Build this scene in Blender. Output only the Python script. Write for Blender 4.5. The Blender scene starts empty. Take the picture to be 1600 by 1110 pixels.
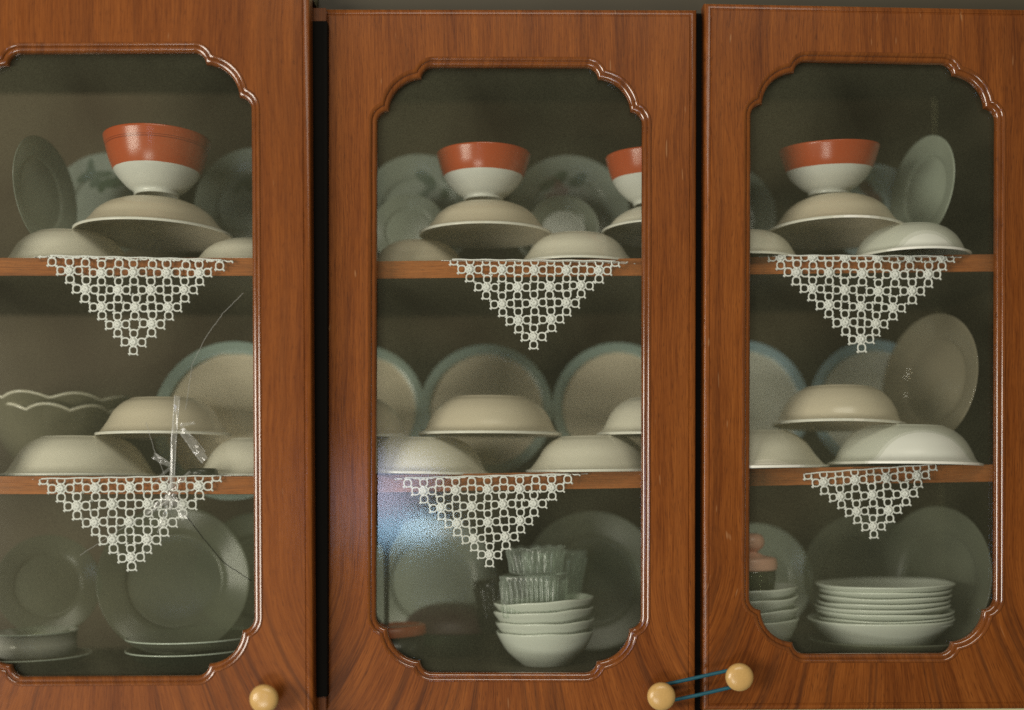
import bpy, bmesh, math, random
from mathutils import Matrix, Vector
random.seed(7)
R_ = math.radians
SC = bpy.context.scene
COL = SC.collection

# ------------------------------------------------------------------ camera
D = 1.30                    # camera to the doors, metres
F = 1917.5                  # focal length in photograph pixels (1600 wide)
HOR = 770                   # row of the eye level in the photograph
cam_d = bpy.data.cameras.new('camera')
cam = bpy.data.objects.new('camera', cam_d); COL.objects.link(cam)
cam.location = (0, -D, 0); cam.rotation_euler = (R_(90), 0, 0)
cam_d.sensor_width = 36; cam_d.lens = 36 * F / 1600
cam_d.shift_y = (HOR - 555) / 1600
cam_d.clip_start = 0.05; cam_d.clip_end = 50
cam_d.dof.use_dof = True; cam_d.dof.focus_distance = D + 0.012; cam_d.dof.aperture_fstop = 1.0
SC.camera = cam

# ------------------------------------------------------------------ world and light
w = bpy.data.worlds.new('World'); SC.world = w; w.use_nodes = True
bg = w.node_tree.nodes['Background']
bg.inputs[0].default_value = (0.61, 0.59, 0.38, 1); bg.inputs[1].default_value = 0.15
def area(name, loc, target, sx, sy, power, col):
    l = bpy.data.lights.new(name, 'AREA'); l.shape = 'RECTANGLE'; l.size = sx; l.size_y = sy
    l.energy = power; l.color = col
    o = bpy.data.objects.new(name, l); COL.objects.link(o); o.location = loc
    o.rotation_euler = (Vector(target) - Vector(loc)).to_track_quat('-Z', 'Y').to_euler()
    return o
area('window_light', (-2.5, -2.5, -0.10), (0.1, 0.1, 0.02), 1.5, 1.3, 80, (1.0, 0.95, 0.83))
area('low_fill_light', (-0.75, -2.7, -1.32), (0.1, 0.1, 0.05), 1.0, 0.6, 20, (1.0, 0.96, 0.88))  # added fill from low in front, no known window there
area('overhead_fill_light', (0.25, -3.0, 2.35), (0.1, 0.1, 0.1), 2.4, 0.8, 46, (1.0, 0.94, 0.81))  # added overhead fill for the cabinet interior, no known lamp there
area('far_window_light', (-0.40, -2.6, -0.115), (-0.2, 0, -0.05), 0.38, 0.09, 0.62, (0.42, 0.72, 1.0)).data.shape = 'ELLIPSE'
area('far_window_light_spot', (-0.29, -2.6, -0.10), (-0.2, 0, -0.05), 0.12, 0.06, 0.09, (0.65, 0.85, 1.0)).data.shape = 'ELLIPSE'
area('far_window_light_mid', (-0.46, -2.6, -0.03), (-0.2, 0, -0.05), 0.30, 0.10, 0.34, (0.78, 0.70, 0.95)).data.shape = 'ELLIPSE'
area('far_window_light_upper', (-0.42, -2.6, 0.05), (-0.2, 0, 0.02), 0.38, 0.14, 0.46, (0.62, 0.70, 1.0)).data.shape = 'ELLIPSE'
vs = SC.view_settings
vs.view_transform = 'Standard'; vs.look = 'None'; vs.exposure = 0; vs.gamma = 1
SC.cycles.max_bounces = 10; SC.cycles.transparent_max_bounces = 32
SC.cycles.caustics_reflective = False; SC.cycles.caustics_refractive = False
SC.cycles.sample_clamp_indirect = 1.6
SC.cycles.use_adaptive_sampling = False
SC.cycles.use_denoising = False                # keep the fine grain of the high-ISO photograph

# ------------------------------------------------------------------ helpers
def P(px, py, Y=0.0):
    s = (D + Y) / F
    return Vector(((px - 800) * s, Y, (HOR - py) * s))
def lin(c):
    return tuple((v / 255 / 12.92 if v / 255 <= .04045 else ((v / 255 + .055) / 1.055) ** 2.4) for v in c) + (1,)
def wm(o):
    m = Matrix.LocRotScale(o.location, o.rotation_euler, o.scale)
    return wm(o.parent) @ o.matrix_parent_inverse @ m if o.parent else m
def keep(child, parent):                       # parent without moving the child
    child.parent = parent; child.matrix_parent_inverse = wm(parent).inverted()
def mesh(name, verts, faces, mat, smooth=False):
    me = bpy.data.meshes.new(name); me.from_pydata([tuple(v) for v in verts], [], faces)
    if mat: me.materials.append(mat)
    if smooth:
        for p in me.polygons: p.use_smooth = True
    me.update(); return me
def ob(name, me, parent=None, loc=(0, 0, 0), rot=(0, 0, 0)):
    o = bpy.data.objects.new(name, me); COL.objects.link(o); o.location = loc; o.rotation_euler = rot
    if parent: o.parent = parent
    return o
def tag(o, label, cat, group=None):
    o['label'] = label; o['category'] = cat
    if group: o['group'] = group
    return o
def thing(name, label, cat, group=None, loc=(0, 0, 0), rot=(0, 0, 0)):
    return tag(ob(name, None, None, loc, rot), label, cat, group)
def autosmooth(me, ang=40):
    bm = bmesh.new(); bm.from_mesh(me)
    bmesh.ops.recalc_face_normals(bm, faces=bm.faces)
    for e in bm.edges:
        if len(e.link_faces) == 2 and e.calc_face_angle(0) > R_(ang): e.smooth = False
    for f in bm.faces: f.smooth = True
    bm.to_mesh(me); bm.free()
def box_me(name, x0, x1, y0, y1, z0, z1, mat, bev=0.0008):
    bm = bmesh.new(); bmesh.ops.create_cube(bm, size=1)
    for v in bm.verts:
        v.co = Vector(((x0 + x1) / 2 + v.co.x * (x1 - x0), (y0 + y1) / 2 + v.co.y * (y1 - y0), (z0 + z1) / 2 + v.co.z * (z1 - z0)))
    if bev: bmesh.ops.bevel(bm, geom=bm.edges[:], offset=bev, segments=2, affect='EDGES')
    me = bpy.data.meshes.new(name); bm.to_mesh(me); bm.free(); me.materials.append(mat); return me
def lathe(name, prof, mat, n=64, wob=None):
    """prof [(r,z)], spun about z; wob(angle, r, z) -> (r, z)"""
    vv, ff = [], []; m = len(prof)
    for i in range(n):
        a = 2 * math.pi * i / n
        for (r, z) in prof:
            if wob: r, z = wob(a, r, z)
            vv.append((r * math.cos(a), r * math.sin(a), z))
    for i in range(n):
        j = (i + 1) % n
        for k in range(m - 1):
            ff.append((i * m + k, j * m + k, j * m + k + 1, i * m + k + 1))
    me = mesh(name, vv, ff, mat, True)
    bm = bmesh.new(); bm.from_mesh(me); bmesh.ops.remove_doubles(bm, verts=bm.verts, dist=1e-6)
    bmesh.ops.dissolve_degenerate(bm, edges=bm.edges, dist=1e-6)
    bmesh.ops.recalc_face_normals(bm, faces=bm.faces); bm.to_mesh(me); bm.free()
    return me
def smoothprof(pts, sub=4):                    # Catmull-Rom through profile points
    out = []
    for i in range(len(pts) - 1):
        p0 = pts[max(i - 1, 0)]; p1 = pts[i]; p2 = pts[i + 1]; p3 = pts[min(i + 2, len(pts) - 1)]
        for s in range(sub):
            t = s / sub
            out.append(tuple(0.5 * (2 * p1[k] + (p2[k] - p0[k]) * t + (2 * p0[k] - 5 * p1[k] + 4 * p2[k] - p3[k]) * t * t + (-p0[k] + 3 * p1[k] - 3 * p2[k] + p3[k]) * t ** 3) for k in (0, 1)))
    out.append(pts[-1]); return [(max(r, 0), z) for r, z in out]
def tube(vv, ff, path, r, n=5, closed=False):
    path = [Vector(p) for p in path]; m = len(path); b0 = len(vv)
    for i, p in enumerate(path):
        a = path[i - 1] if (i > 0 or closed) else p
        b = path[(i + 1) % m] if (i < m - 1 or closed) else p
        t = (b - a).normalized() if (b - a).length > 1e-9 else Vector((1, 0, 0))
        u = t.cross(Vector((0, 1, 0)))
        if u.length < .2: u = t.cross(Vector((0, 0, 1)))
        u.normalize(); v = t.cross(u)
        rr = r(i / max(m - 1, 1)) if callable(r) else r
        for k in range(n):
            an = 2 * math.pi * k / n
            vv.append(p + u * rr * math.cos(an) + v * rr * math.sin(an))
    for i in range(m if closed else m - 1):
        j = (i + 1) % m
        for k in range(n):
            l = (k + 1) % n
            ff.append((b0 + i * n + k, b0 + i * n + l, b0 + j * n + l, b0 + j * n + k))
    if not closed:
        ff.append(tuple(b0 + k for k in range(n))[::-1]); ff.append(tuple(b0 + (m - 1) * n + k for k in range(n)))

# ------------------------------------------------------------------ materials
class NT:
    def __init__(s, name):
        s.m = bpy.data.materials.new(name); s.m.use_nodes = True; s.t = s.m.node_tree; s.t.nodes.clear()
        s.out = s.n('ShaderNodeOutputMaterial')
    def n(s, typ, **kw):
        o = s.t.nodes.new(typ)
        for k, v in kw.items():
            if k.startswith('i_'):
                key = k[2:]; key = int(key) if key.isdigit() else key.replace('_', ' ')
                s.put(o, key, v)
            else: setattr(o, k, v)
        return o
    def put(s, o, key, v):
        if isinstance(v, bpy.types.Node): s.t.links.new(v.outputs[0], o.inputs[key])
        elif isinstance(v, bpy.types.NodeSocket): s.t.links.new(v, o.inputs[key])
        else: o.inputs[key].default_value = v
    def math(s, op, a, b=0.0, c=None):
        o = s.n('ShaderNodeMath', operation=op); s.put(o, 0, a); s.put(o, 1, b)
        if c is not None: s.put(o, 2, c)
        return o
    def ramp(s, fac, stops):
        o = s.n('ShaderNodeValToRGB'); e = o.color_ramp.elements
        while len(e) > 1: e.remove(e[-1])
        e[0].position = stops[0][0]; e[0].color = stops[0][1]
        for p, c in stops[1:]:
            x = e.new(p); x.color = c
        s.put(o, 0, fac); return o
    def mix(s, fac, a, b, mode='MIX'):
        o = s.n('ShaderNodeMix', data_type='RGBA', blend_type=mode)
        s.put(o, 0, fac); s.put(o, 6, a); s.put(o, 7, b); return o.outputs[2]
    def schlick(s, f0):                        # same from both sides of a thin sheet
        f = s.n('ShaderNodeLayerWeight', i_Blend=0.5).outputs['Facing']
        return s.math('ADD', f0, s.math('MULTIPLY', s.math('POWER', f, 5.0), 1 - f0))
    def surf(s, n): s.t.links.new(n.outputs[0], s.out.inputs[0]); return s.m

def wood(name, fan=True, seed=0.0, dark=1.0, horiz=False, gloss=0.34, tint=(1, 1, 1), coat=0.3):
    k = NT(name); tc = k.n('ShaderNodeTexCoord'); sp = k.n('ShaderNodeSeparateXYZ', i_0=tc.outputs['Object'])
    x, y, z = sp.outputs; 
    if horiz: x, z = z, x
    if fan:                                    # figure of the veneer opens like a fan below the glass
        t = k.math('MAXIMUM', k.math('SUBTRACT', -0.215, z), 0.0)
        xx = k.math('DIVIDE', x, k.math('ADD', 1.0, k.math('MULTIPLY', k.math('POWER', t, 1.9), 15.0)))
    else: xx = k.math('ADD', x, 0.0)
    xx = k.math('ADD', xx, k.math('MULTIPLY', y, 0.6))
    def vec(sx, sz, off):
        return k.n('ShaderNodeCombineXYZ', i_0=k.math('MULTIPLY', xx, sx), i_1=off + seed, i_2=k.math('MULTIPLY', z, sz))
    wav = k.n('ShaderNodeTexNoise', i_Vector=vec(5, 5, 9.0), i_Scale=1.0, i_Detail=2.0)
    xx0 = xx
    xx = k.math('ADD', xx, k.math('MULTIPLY', k.math('SUBTRACT', wav, 0.5), 0.018))
    broad = k.n('ShaderNodeTexNoise', i_Vector=vec(38, 2.0, 1.0), i_Scale=1.0, i_Detail=3.0, i_Roughness=0.6)
    band = k.n('ShaderNodeTexNoise', i_Vector=vec(170, 4.5, 2.0), i_Scale=1.0, i_Detail=3.0, i_Roughness=0.65)
    fine = k.n('ShaderNodeTexNoise', i_Vector=vec(900, 26, 3.0), i_Scale=1.0, i_Detail=3.0, i_Roughness=0.7)
    pore = k.n('ShaderNodeTexNoise', i_Vector=vec(1500, 95, 4.0), i_Scale=1.0, i_Detail=1.0)
    speck = k.n('ShaderNodeTexNoise', i_Vector=tc.outputs['Object'], i_Scale=1400.0, i_Detail=2.0)
    f = k.math('ADD', k.math('MULTIPLY', broad, 0.33), k.math('ADD', k.math('MULTIPLY', band, 0.20), k.math('MULTIPLY', fine, 0.47)))
    d = dark; T = tint
    c = lambda r, g, b: (r * d * T[0], g * d * T[1], b * d * T[2], 1)
    d = dark * .90
    col = k.ramp(f, [(0.30, c(0.090, 0.022, 0.0050)), (0.42, c(0.200, 0.053, 0.0095)), (0.52, c(0.288, 0.082, 0.0145)), (0.62, c(0.365, 0.110, 0.0200)), (0.74, c(0.44, 0.150, 0.034))])
    col = k.mix(k.math('MULTIPLY', k.ramp(pore, [(0.60, (0, 0, 0, 1)), (0.72, (1, 1, 1, 1))]), 0.5), col.outputs[0], c(0.06, 0.018, 0.006))
    # darker figure streaks, mostly in the fanned part
    st = k.n('ShaderNodeTexNoise', i_Vector=vec(75, 1.3, 6.0), i_Scale=1.0, i_Detail=2.0)
    stf = k.ramp(st, [(0.53, (0, 0, 0, 1)), (0.60, (1, 1, 1, 1)), (0.66, (0, 0, 0, 1))])
    if fan: amt = k.math('ADD', 0.18, k.math('MULTIPLY', k.math('MINIMUM', k.math('MULTIPLY', t, 9.0), 1.0), 0.34))
    else: amt = 0.2
    col = k.mix(k.math('MULTIPLY', stf, amt), col, c(0.055, 0.020, 0.010))
    col = k.mix(k.math('MULTIPLY', speck, 1.0), col, (0.35, 0.35, 0.35, 1), 'OVERLAY')
    # small light nicks in the lacquer
    nk = k.n('ShaderNodeTexNoise', i_Vector=vec(260, 34, 12.0), i_Scale=1.0, i_Detail=0.0)
    col = k.mix(k.math('MULTIPLY', k.ramp(nk, [(0.835, (0, 0, 0, 1)), (0.88, (1, 1, 1, 1))]), 0.5), col, (0.42, 0.22, 0.10, 1))
    hgt = k.math('ADD', k.math('MULTIPLY', fine, 0.7), k.math('MULTIPLY', pore, -0.5))
    bump = k.n('ShaderNodeBump', i_Height=hgt, i_Strength=0.16, i_Distance=0.0006)
    wear = k.n('ShaderNodeTexNoise', i_Vector=tc.outputs['Object'], i_Scale=16.0, i_Detail=6.0, i_Roughness=0.65)
    rg = k.math('ADD', k.math('ADD', gloss - .10, k.math('MULTIPLY', wear, 0.26)), k.math('MULTIPLY', band, 0.12))
    b = k.n('ShaderNodeBsdfPrincipled', i_Base_Color=col, i_Roughness=rg, i_Normal=bump)
    b.inputs['Coat Weight'].default_value = coat; b.inputs['Coat Roughness'].default_value = 0.13; b.inputs['Coat IOR'].default_value = 1.5 + .3 * (coat > .6); b.inputs['Specular IOR Level'].default_value = 0.14
    return k.surf(b)
def porcelain(name, col, rough=0.22, band=None, bandz=None, decor=None, sub=0.0, speck=0.04):
    """band: (inner radius, colour) ring about the object's z axis; bandz: (z, colour) above z; decor: [(x,z? in plate plane, rx, ry, ang, colour)]"""
    k = NT(name); tc = k.n('ShaderNodeTexCoord'); sp = k.n('ShaderNodeSeparateXYZ', i_0=tc.outputs['Object'])
    x, y, z = sp.outputs
    no = k.n('ShaderNodeTexNoise', i_Vector=tc.outputs['Object'], i_Scale=22.0, i_Detail=4.0)
    base = k.mix(no.outputs[0], tuple(c * 0.93 for c in col[:3]) + (1,), tuple(min(c * 1.05, .9) for c in col[:3]) + (1,))
    r = k.math('SQRT', k.math('ADD', k.math('MULTIPLY', x, x), k.math('MULTIPLY', y, y)))
    wv = k.math('MULTIPLY', k.math('SUBTRACT', k.n('ShaderNodeTexNoise', i_Vector=tc.outputs['Object'], i_Scale=60.0, i_Detail=2.0), 0.5), 0.0035)
    if band:
        for (r0, r1, bc, a) in band:
            m = k.math('MULTIPLY', k.n('ShaderNodeMapRange', i_0=k.math('ADD', r, wv), i_1=r0, i_2=r0 + .003), k.n('ShaderNodeMapRange', i_0=r, i_1=r1, i_2=r1 - .0015))
            base = k.mix(k.math('MULTIPLY', m, a), base, bc)
    if bandz:
        for (z0, z1, bc) in bandz:
            m = k.math('MULTIPLY', k.math('GREATER_THAN', k.math('ADD', z, k.math('MULTIPLY', wv, .2)), z0), k.math('LESS_THAN', z, z1))
            base = k.mix(m, base, bc)
    if decor:
        for (dx, dy, rx, ry, an, dc) in decor:
            ca, sa = math.cos(an), math.sin(an)
            u = k.math('ADD', k.math('MULTIPLY', k.math('SUBTRACT', x, dx), ca), k.math('MULTIPLY', k.math('SUBTRACT', y, dy), sa))
            v = k.math('SUBTRACT', k.math('MULTIPLY', k.math('SUBTRACT', y, dy), ca), k.math('MULTIPLY', k.math('SUBTRACT', x, dx), sa))
            q = k.math('ADD', k.math('POWER', k.math('ABSOLUTE', k.math('DIVIDE', u, rx)), 2.0), k.math('POWER', k.math('ABSOLUTE', k.math('DIVIDE', v, ry)), 2.0))
            q = k.math('ADD', q, k.math('MULTIPLY', wv, 60.0))
            base = k.mix(k.n('ShaderNodeMapRange', i_0=q, i_1=1.15, i_2=0.75), base, dc)
    b = k.n('ShaderNodeBsdfPrincipled', i_Base_Color=base, i_Roughness=rough)
    b.inputs['Specular IOR Level'].default_value = 0.5
    return k.surf(b)
def clear(name, tint, rough=0.03, body=0.12, bodycol=(0.5, 0.55, 0.5, 1), ior=1.5, bump=None):
    """thin clear glass: see-through, mirror-like at grazing angles, a little grey dust"""
    k = NT(name)
    tc = k.n('ShaderNodeTexCoord')
    tr = k.n('ShaderNodeBsdfTransparent', i_Color=tint); gl = k.n('ShaderNodeBsdfGlossy', i_Roughness=rough, i_Color=(1, 1, 1, 1))
    fr = k.schlick(((ior - 1) / (ior + 1)) ** 2); di = k.n('ShaderNodeBsdfDiffuse', i_Color=bodycol)
    m1 = k.n('ShaderNodeMixShader', i_0=body, i_1=tr, i_2=di)
    return k.surf(k.n('ShaderNodeMixShader', i_0=fr, i_1=m1, i_2=gl))
def pane_mat():
    k = NT('dusty window glass'); tc = k.n('ShaderNodeTexCoord')
    n1 = k.n('ShaderNodeTexNoise', i_Vector=tc.outputs['Object'], i_Scale=6.0, i_Detail=4.0, i_Distortion=0.6)
    n2 = k.n('ShaderNodeTexNoise', i_Vector=tc.outputs['Object'], i_Scale=1300.0, i_Detail=2.0)
    sm = k.n('ShaderNodeMapRange', i_0=n1, i_1=0.3, i_2=0.75, i_3=0.010, i_4=0.038)
    gr = k.n('ShaderNodeMapRange', i_0=n2, i_1=0.3, i_2=0.7, i_3=0.35, i_4=1.65)
    dust = k.math('MULTIPLY', sm, gr)
    tr = k.n('ShaderNodeBsdfTransparent', i_Color=(0.96, 0.965, 0.95, 1))
    gl = k.n('ShaderNodeBsdfGlossy', i_Roughness=0.075, i_Color=(1, 1, 1, 1))
    di = k.n('ShaderNodeBsdfDiffuse', i_Color=(0.60, 0.60, 0.38, 1)); fr = k.schlick(0.04)
    m1 = k.n('ShaderNodeMixShader', i_0=dust, i_1=tr, i_2=di)
    return k.surf(k.n('ShaderNodeMixShader', i_0=fr, i_1=m1, i_2=gl))
def plain(name, col, rough=0.5, nscale=40, namt=0.15, metal=0.0, spec=0.5):
    k = NT(name); tc = k.n('ShaderNodeTexCoord')
    no = k.n('ShaderNodeTexNoise', i_Vector=tc.outputs['Object'], i_Scale=float(nscale), i_Detail=5.0)
    c = k.mix(no.outputs[0], tuple(v * (1 - namt) for v in col[:3]) + (1,), tuple(v * (1 + namt) for v in col[:3]) + (1,))
    b = k.n('ShaderNodeBsdfPrincipled', i_Base_Color=c, i_Roughness=rough, i_Metallic=metal,
            i_Normal=k.n('ShaderNodeBump', i_Height=no, i_Strength=0.1, i_Distance=0.001))
    b.inputs['Specular IOR Level'].default_value = spec
    return k.surf(b)

M = {}
M['door1'] = wood('teak veneer', seed=0.0); M['door2'] = wood('teak veneer ', seed=5.3); M['door3'] = wood('teak veneer  ', seed=11.7)
M['mould'] = wood('lacquered teak moulding', fan=False, seed=2.0, dark=0.92, gloss=0.2, coat=0.85)
M['shelf'] = wood('shelf edging', fan=False, seed=3.0, horiz=True, dark=1.7, gloss=0.45, tint=(1.0, 1.12, 1.5))
M['inside'] = plain('brown cabinet lining', (0.050, 0.040, 0.022, 1), 0.6, 12, 0.15)
M['back'] = plain('brown hardboard back', (0.075, 0.050, 0.021, 1), 0.7, 8, 0.2)
M['dark'] = plain('painted gap shade', (0.006, 0.005, 0.004, 1), 0.8, spec=0.1)  # near-black colour stands in for the shade in the door gaps
M['filler'] = wood('teak filler', fan=False, seed=9.0, dark=0.7)
M['pane'] = pane_mat()
M['knob'] = plain('varnished beech', (0.60, 0.37, 0.135, 1), 0.25, 900, 0.22)
M['stem'] = plain('beech stem', (0.40, 0.22, 0.08, 1), 0.4)
M['band'] = plain('teal elastic', (0.004, 0.085, 0.125, 1), 0.6, 300, 0.3)
M['thread'] = plain('white cotton thread', (0.90, 0.91, 0.90, 1), 0.85, 1500, 0.14)
M['cream'] = porcelain('cream porcelain', (0.60, 0.55, 0.41, 1), 0.26)
M['cream_warm'] = porcelain('warm cream porcelain', (0.55, 0.46, 0.33, 1), 0.28)
M['white'] = porcelain('white porcelain', (0.66, 0.66, 0.56, 1), 0.2)
M['whitecool'] = porcelain('cool white porcelain', (0.68, 0.72, 0.64, 1), 0.2)
M['palegreen'] = porcelain('pale green porcelain', (0.35, 0.39, 0.32, 1), 0.25)
M['wall'] = plain('grey green plaster', (0.80, 0.78, 0.47, 1), 0.9, 14, 0.10)
M['glass'] = clear('clear pressed glass', (0.90, 0.95, 0.91, 1), 0.06, 0.05, (0.5, 0.56, 0.5, 1))
def pressed():
    k = NT('thick pressed glass'); tr = k.n('ShaderNodeBsdfTransparent', i_Color=(.95, .98, .95, 1)); gl = k.n('ShaderNodeBsdfGlossy', i_Roughness=0.25)
    rf = k.n('ShaderNodeBsdfRefraction', i_IOR=1.35, i_Roughness=0.1, i_Color=(.95, .99, .96, 1)); di = k.n('ShaderNodeBsdfDiffuse', i_Color=(0.70, 0.78, 0.72, 1))
    f = k.n('ShaderNodeLayerWeight', i_Blend=0.5).outputs['Facing']
    m = k.n('ShaderNodeMixShader', i_0=0.0, i_1=tr, i_2=rf); m = k.n('ShaderNodeMixShader', i_0=k.math('ADD', 0.04, k.math('MULTIPLY', k.math('POWER', f, 1.8), 0.60)), i_1=m, i_2=di)  # pale diffuse on turned-away faces paints the highlights of the ribs
    return k.surf(k.n('ShaderNodeMixShader', i_0=k.schlick(0.06), i_1=m, i_2=gl))
M['pressed'] = pressed()
M['glass_grey'] = clear('smoky glass plate', (0.72, 0.75, 0.68, 1), 0.32, 0.24, (0.40, 0.42, 0.33, 1), 1.36)
M['glass_shiny'] = clear('shiny smoky glass plate', (0.72, 0.75, 0.68, 1), 0.2, 0.20, (0.36, 0.38, 0.29, 1), 1.3)
M['glass_brown'] = clear('brown tinted glass', (0.60, 0.54, 0.44, 1), 0.08, 0.42, (0.52, 0.47, 0.35, 1))
M['goblet'] = clear('dark smoked glass', (0.07, 0.09, 0.08, 1), 0.2, 0.2, (0.02, 0.03, 0.025, 1), 1.3)
M['glass_dark'] = clear('dark green glass', (0.22, 0.34, 0.27, 1), 0.06, 0.25, (0.05, 0.09, 0.065, 1))
M['scallop'] = clear('opal glass', (0.42, 0.42, 0.33, 1), 0.12, 0.55, (0.30, 0.28, 0.19, 1))
M['opalrim'] = porcelain('milky rim', (0.80, 0.77, 0.62, 1), 0.2)
M['rimlight'] = porcelain('bright glass rim', (0.50, 0.56, 0.48, 1), 0.15)
M['tape'] = clear('clear sticky tape', (0.97, 0.97, 0.96, 1), 0.12, 0.16, (0.8, 0.8, 0.76, 1), 1.6)
M['tape_edge'] = clear('folded tape', (0.95, 0.95, 0.95, 1), 0.15, 0.55, (0.85, 0.85, 0.82, 1), 1.6)
M['terracotta'] = plain('red brown plastic lid', (0.42, 0.095, 0.03, 1), 0.4)
M['pink'] = porcelain('pink plastic', (0.78, 0.44, 0.32, 1), 0.35)
M['mauve'] = plain('mauve plastic', (0.075, 0.030, 0.033, 1), 0.5)
M['jar'] = clear('jar glass', (0.40, 0.44, 0.33, 1), 0.06, 0.3, (0.10, 0.10, 0.06, 1))
M['black'] = plain('black plastic', (0.02, 0.022, 0.018, 1), 0.3)
M['steel'] = plain('dull steel', (0.72, 0.72, 0.64, 1), 0.25, 60, 0.06, metal=0.25)
M['crack'] = clear('glass crack', (0.8, 0.8, 0.8, 1), 0.1, 0.35, (0.75, 0.75, 0.7, 1))
M['crack_dark'] = clear('dark glass crack', (0.25, 0.25, 0.22, 1), 0.3, 0.2, (0.03, 0.03, 0.03, 1))

# ------------------------------------------------------------------ the setting
wall = ob('wall', box_me('wall', -2.6, 2.6, 0.0, 0.1, -1.6, 1.6, M['wall'], 0), loc=(0, 0.39, 0), rot=(0, 0, R_(2)))
wall['kind'] = 'structure'

# ------------------------------------------------------------------ cabinets
H = thing('wall_cabinet', 'teak wall cabinet with three scalloped glass doors, dishes on its shelves and one cracked pane', 'cabinet', None, loc=P(478, 745, -0.012))
F2 = Matrix.Translation(P(490, 745, 0.019)) @ Matrix.Rotation(R_(2.0), 4, 'Z') @ Matrix.Rotation(R_(-1.03), 4, 'Y')   # frame of the right two thirds, hung a little askew
F1 = Matrix.Translation(P(490, 745, -0.012))
MAXD = 0.30
def part(name, me, Fm, parent=None):
    o = ob(name, me); o.matrix_basis = Fm; keep(o, parent or H); return o
def carcass(Fm, x0, x1, ztop, zbot, shelves, side):
    t = 0.018
    part('side_panel', box_me('side_panel', *((x0 - t, x0) if side < 0 else (x1, x1 + t)), 0, MAXD, zbot, ztop, M['inside']), Fm)
    part('top_panel', box_me('top_panel', x0, x1, 0.002, MAXD, ztop - t, ztop, M['inside']), Fm)
    part('bottom_panel', box_me('bottom_panel', x0, x1, 0.002, MAXD, zbot, zbot + t, M['inside']), Fm)
    part('back_panel', box_me('back_panel', x0, x1, MAXD + .0005, MAXD + .0045, zbot, ztop, M['back'], 0), Fm)
    for z in shelves:
        s = part('shelf', box_me('shelf', x0 + .0005, x1 - .0005, 0.006, MAXD - .001, z - t, z, M['inside'], .0006), Fm)
        part('edging', box_me('edging', x0 + .0005, x1 - .0005, 0.004, 0.0058, z - t - .0004, z + .0004, M['shelf'], .0003), Fm, s)
S1 = 0.2310
carcass(F1, -0.80, 0.0, S1 + .286, -0.236, (S1 - .001, 0.0), -1)
carcass(F2, 0.0005, 0.800, S1 + .283, -0.234, (S1, 0.0), 1)
# added black strip standing in for deep shade between the left door and the other two, and short fillers over and under it
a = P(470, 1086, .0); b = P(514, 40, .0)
part('gap_shade_strip', box_me('gap_shade_strip', a.x, b.x, -0.0125, 0.05, a.z, b.z, M['dark'], .0005), Matrix.Identity(4))
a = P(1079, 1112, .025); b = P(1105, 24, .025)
part('centre_gap_shade', box_me('centre_gap_shade', a.x, b.x, 0.0212, 0.0275, a.z, b.z, M['dark'], .0005), Matrix.Identity(4))  # added black strip, paints the shade between middle and right doors
for (ya, yb) in ((16, 40), (1086, 1110)):
    a = P(474, yb, -.004); b = P(511, ya, -.004)
    part('filler_strip', box_me('filler_strip', a.x, b.x, -0.010, 0.012, a.z, b.z, M['filler'], .0005), Matrix.Identity(4))

def corner_pts(d, ra, rb):
    """one scalloped corner, upper right: list of (u left of side line, v below top line) from the top line to the side line, offset d outward"""
    s = 0.000678; A = (88 * s, 19 * s); B = (72 * s, 72 * s); C = (19 * s, 88 * s); r1 = 19 * s + d; r2 = 54.0 * s + d
    def inter(c0, q0, c1, q1, pick):
        dx, dy = c1[0] - c0[0], c1[1] - c0[1]; L = math.hypot(dx, dy); a = (q0 * q0 - q1 * q1 + L * L) / (2 * L); h = math.sqrt(max(q0 * q0 - a * a, 0))
        mx, my = c0[0] + a * dx / L, c0[1] + a * dy / L
        c = [(mx + h * dy / L, my - h * dx / L), (mx - h * dy / L, my + h * dx / L)]
        return min(c, key=lambda p: math.hypot(p[0] - pick[0], p[1] - pick[1]))
    k1 = inter(A, r1, B, r2, (66 * s - d, 16 * s - d)); k2 = (k1[1], k1[0])
    def arc(c, r, p, q, n):
        a0 = math.atan2(p[1] - c[1], p[0] - c[0]); a1 = math.atan2(q[1] - c[1], q[0] - c[0])
        while a1 - a0 > math.pi: a1 -= 2 * math.pi
        while a1 - a0 < -math.pi: a1 += 2 * math.pi
        return [(c[0] + r * math.cos(a0 + (a1 - a0) * i / n), c[1] + r * math.sin(a0 + (a1 - a0) * i / n)) for i in range(n + 1)]
    return arc(A, r1, (A[0], A[1] - r1), k1, 7) + arc(B, r2, k1, k2, 14)[1:] + arc(C, r1, k2, (C[0] - r1, C[1]), 7)[1:]
def opening(hw, hh, d):
    """closed loop of (x, z), clockwise from the top left"""
    c = corner_pts(d, 0, 0); q = []
    q += [(-hw + u, hh - v) for u, v in c[::-1]]
    q += [(0.0, hh + d)]
    q += [(hw - u, hh - v) for u, v in c]
    q += [(hw + d, 0.0)]
    q += [(hw - u, -hh + v) for u, v in c[::-1]]
    q += [(0.0, -hh - d)]
    q += [(-hw + u, -hh + v) for u, v in c]
    q += [(-hw - d, 0.0)]
    return q
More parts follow.
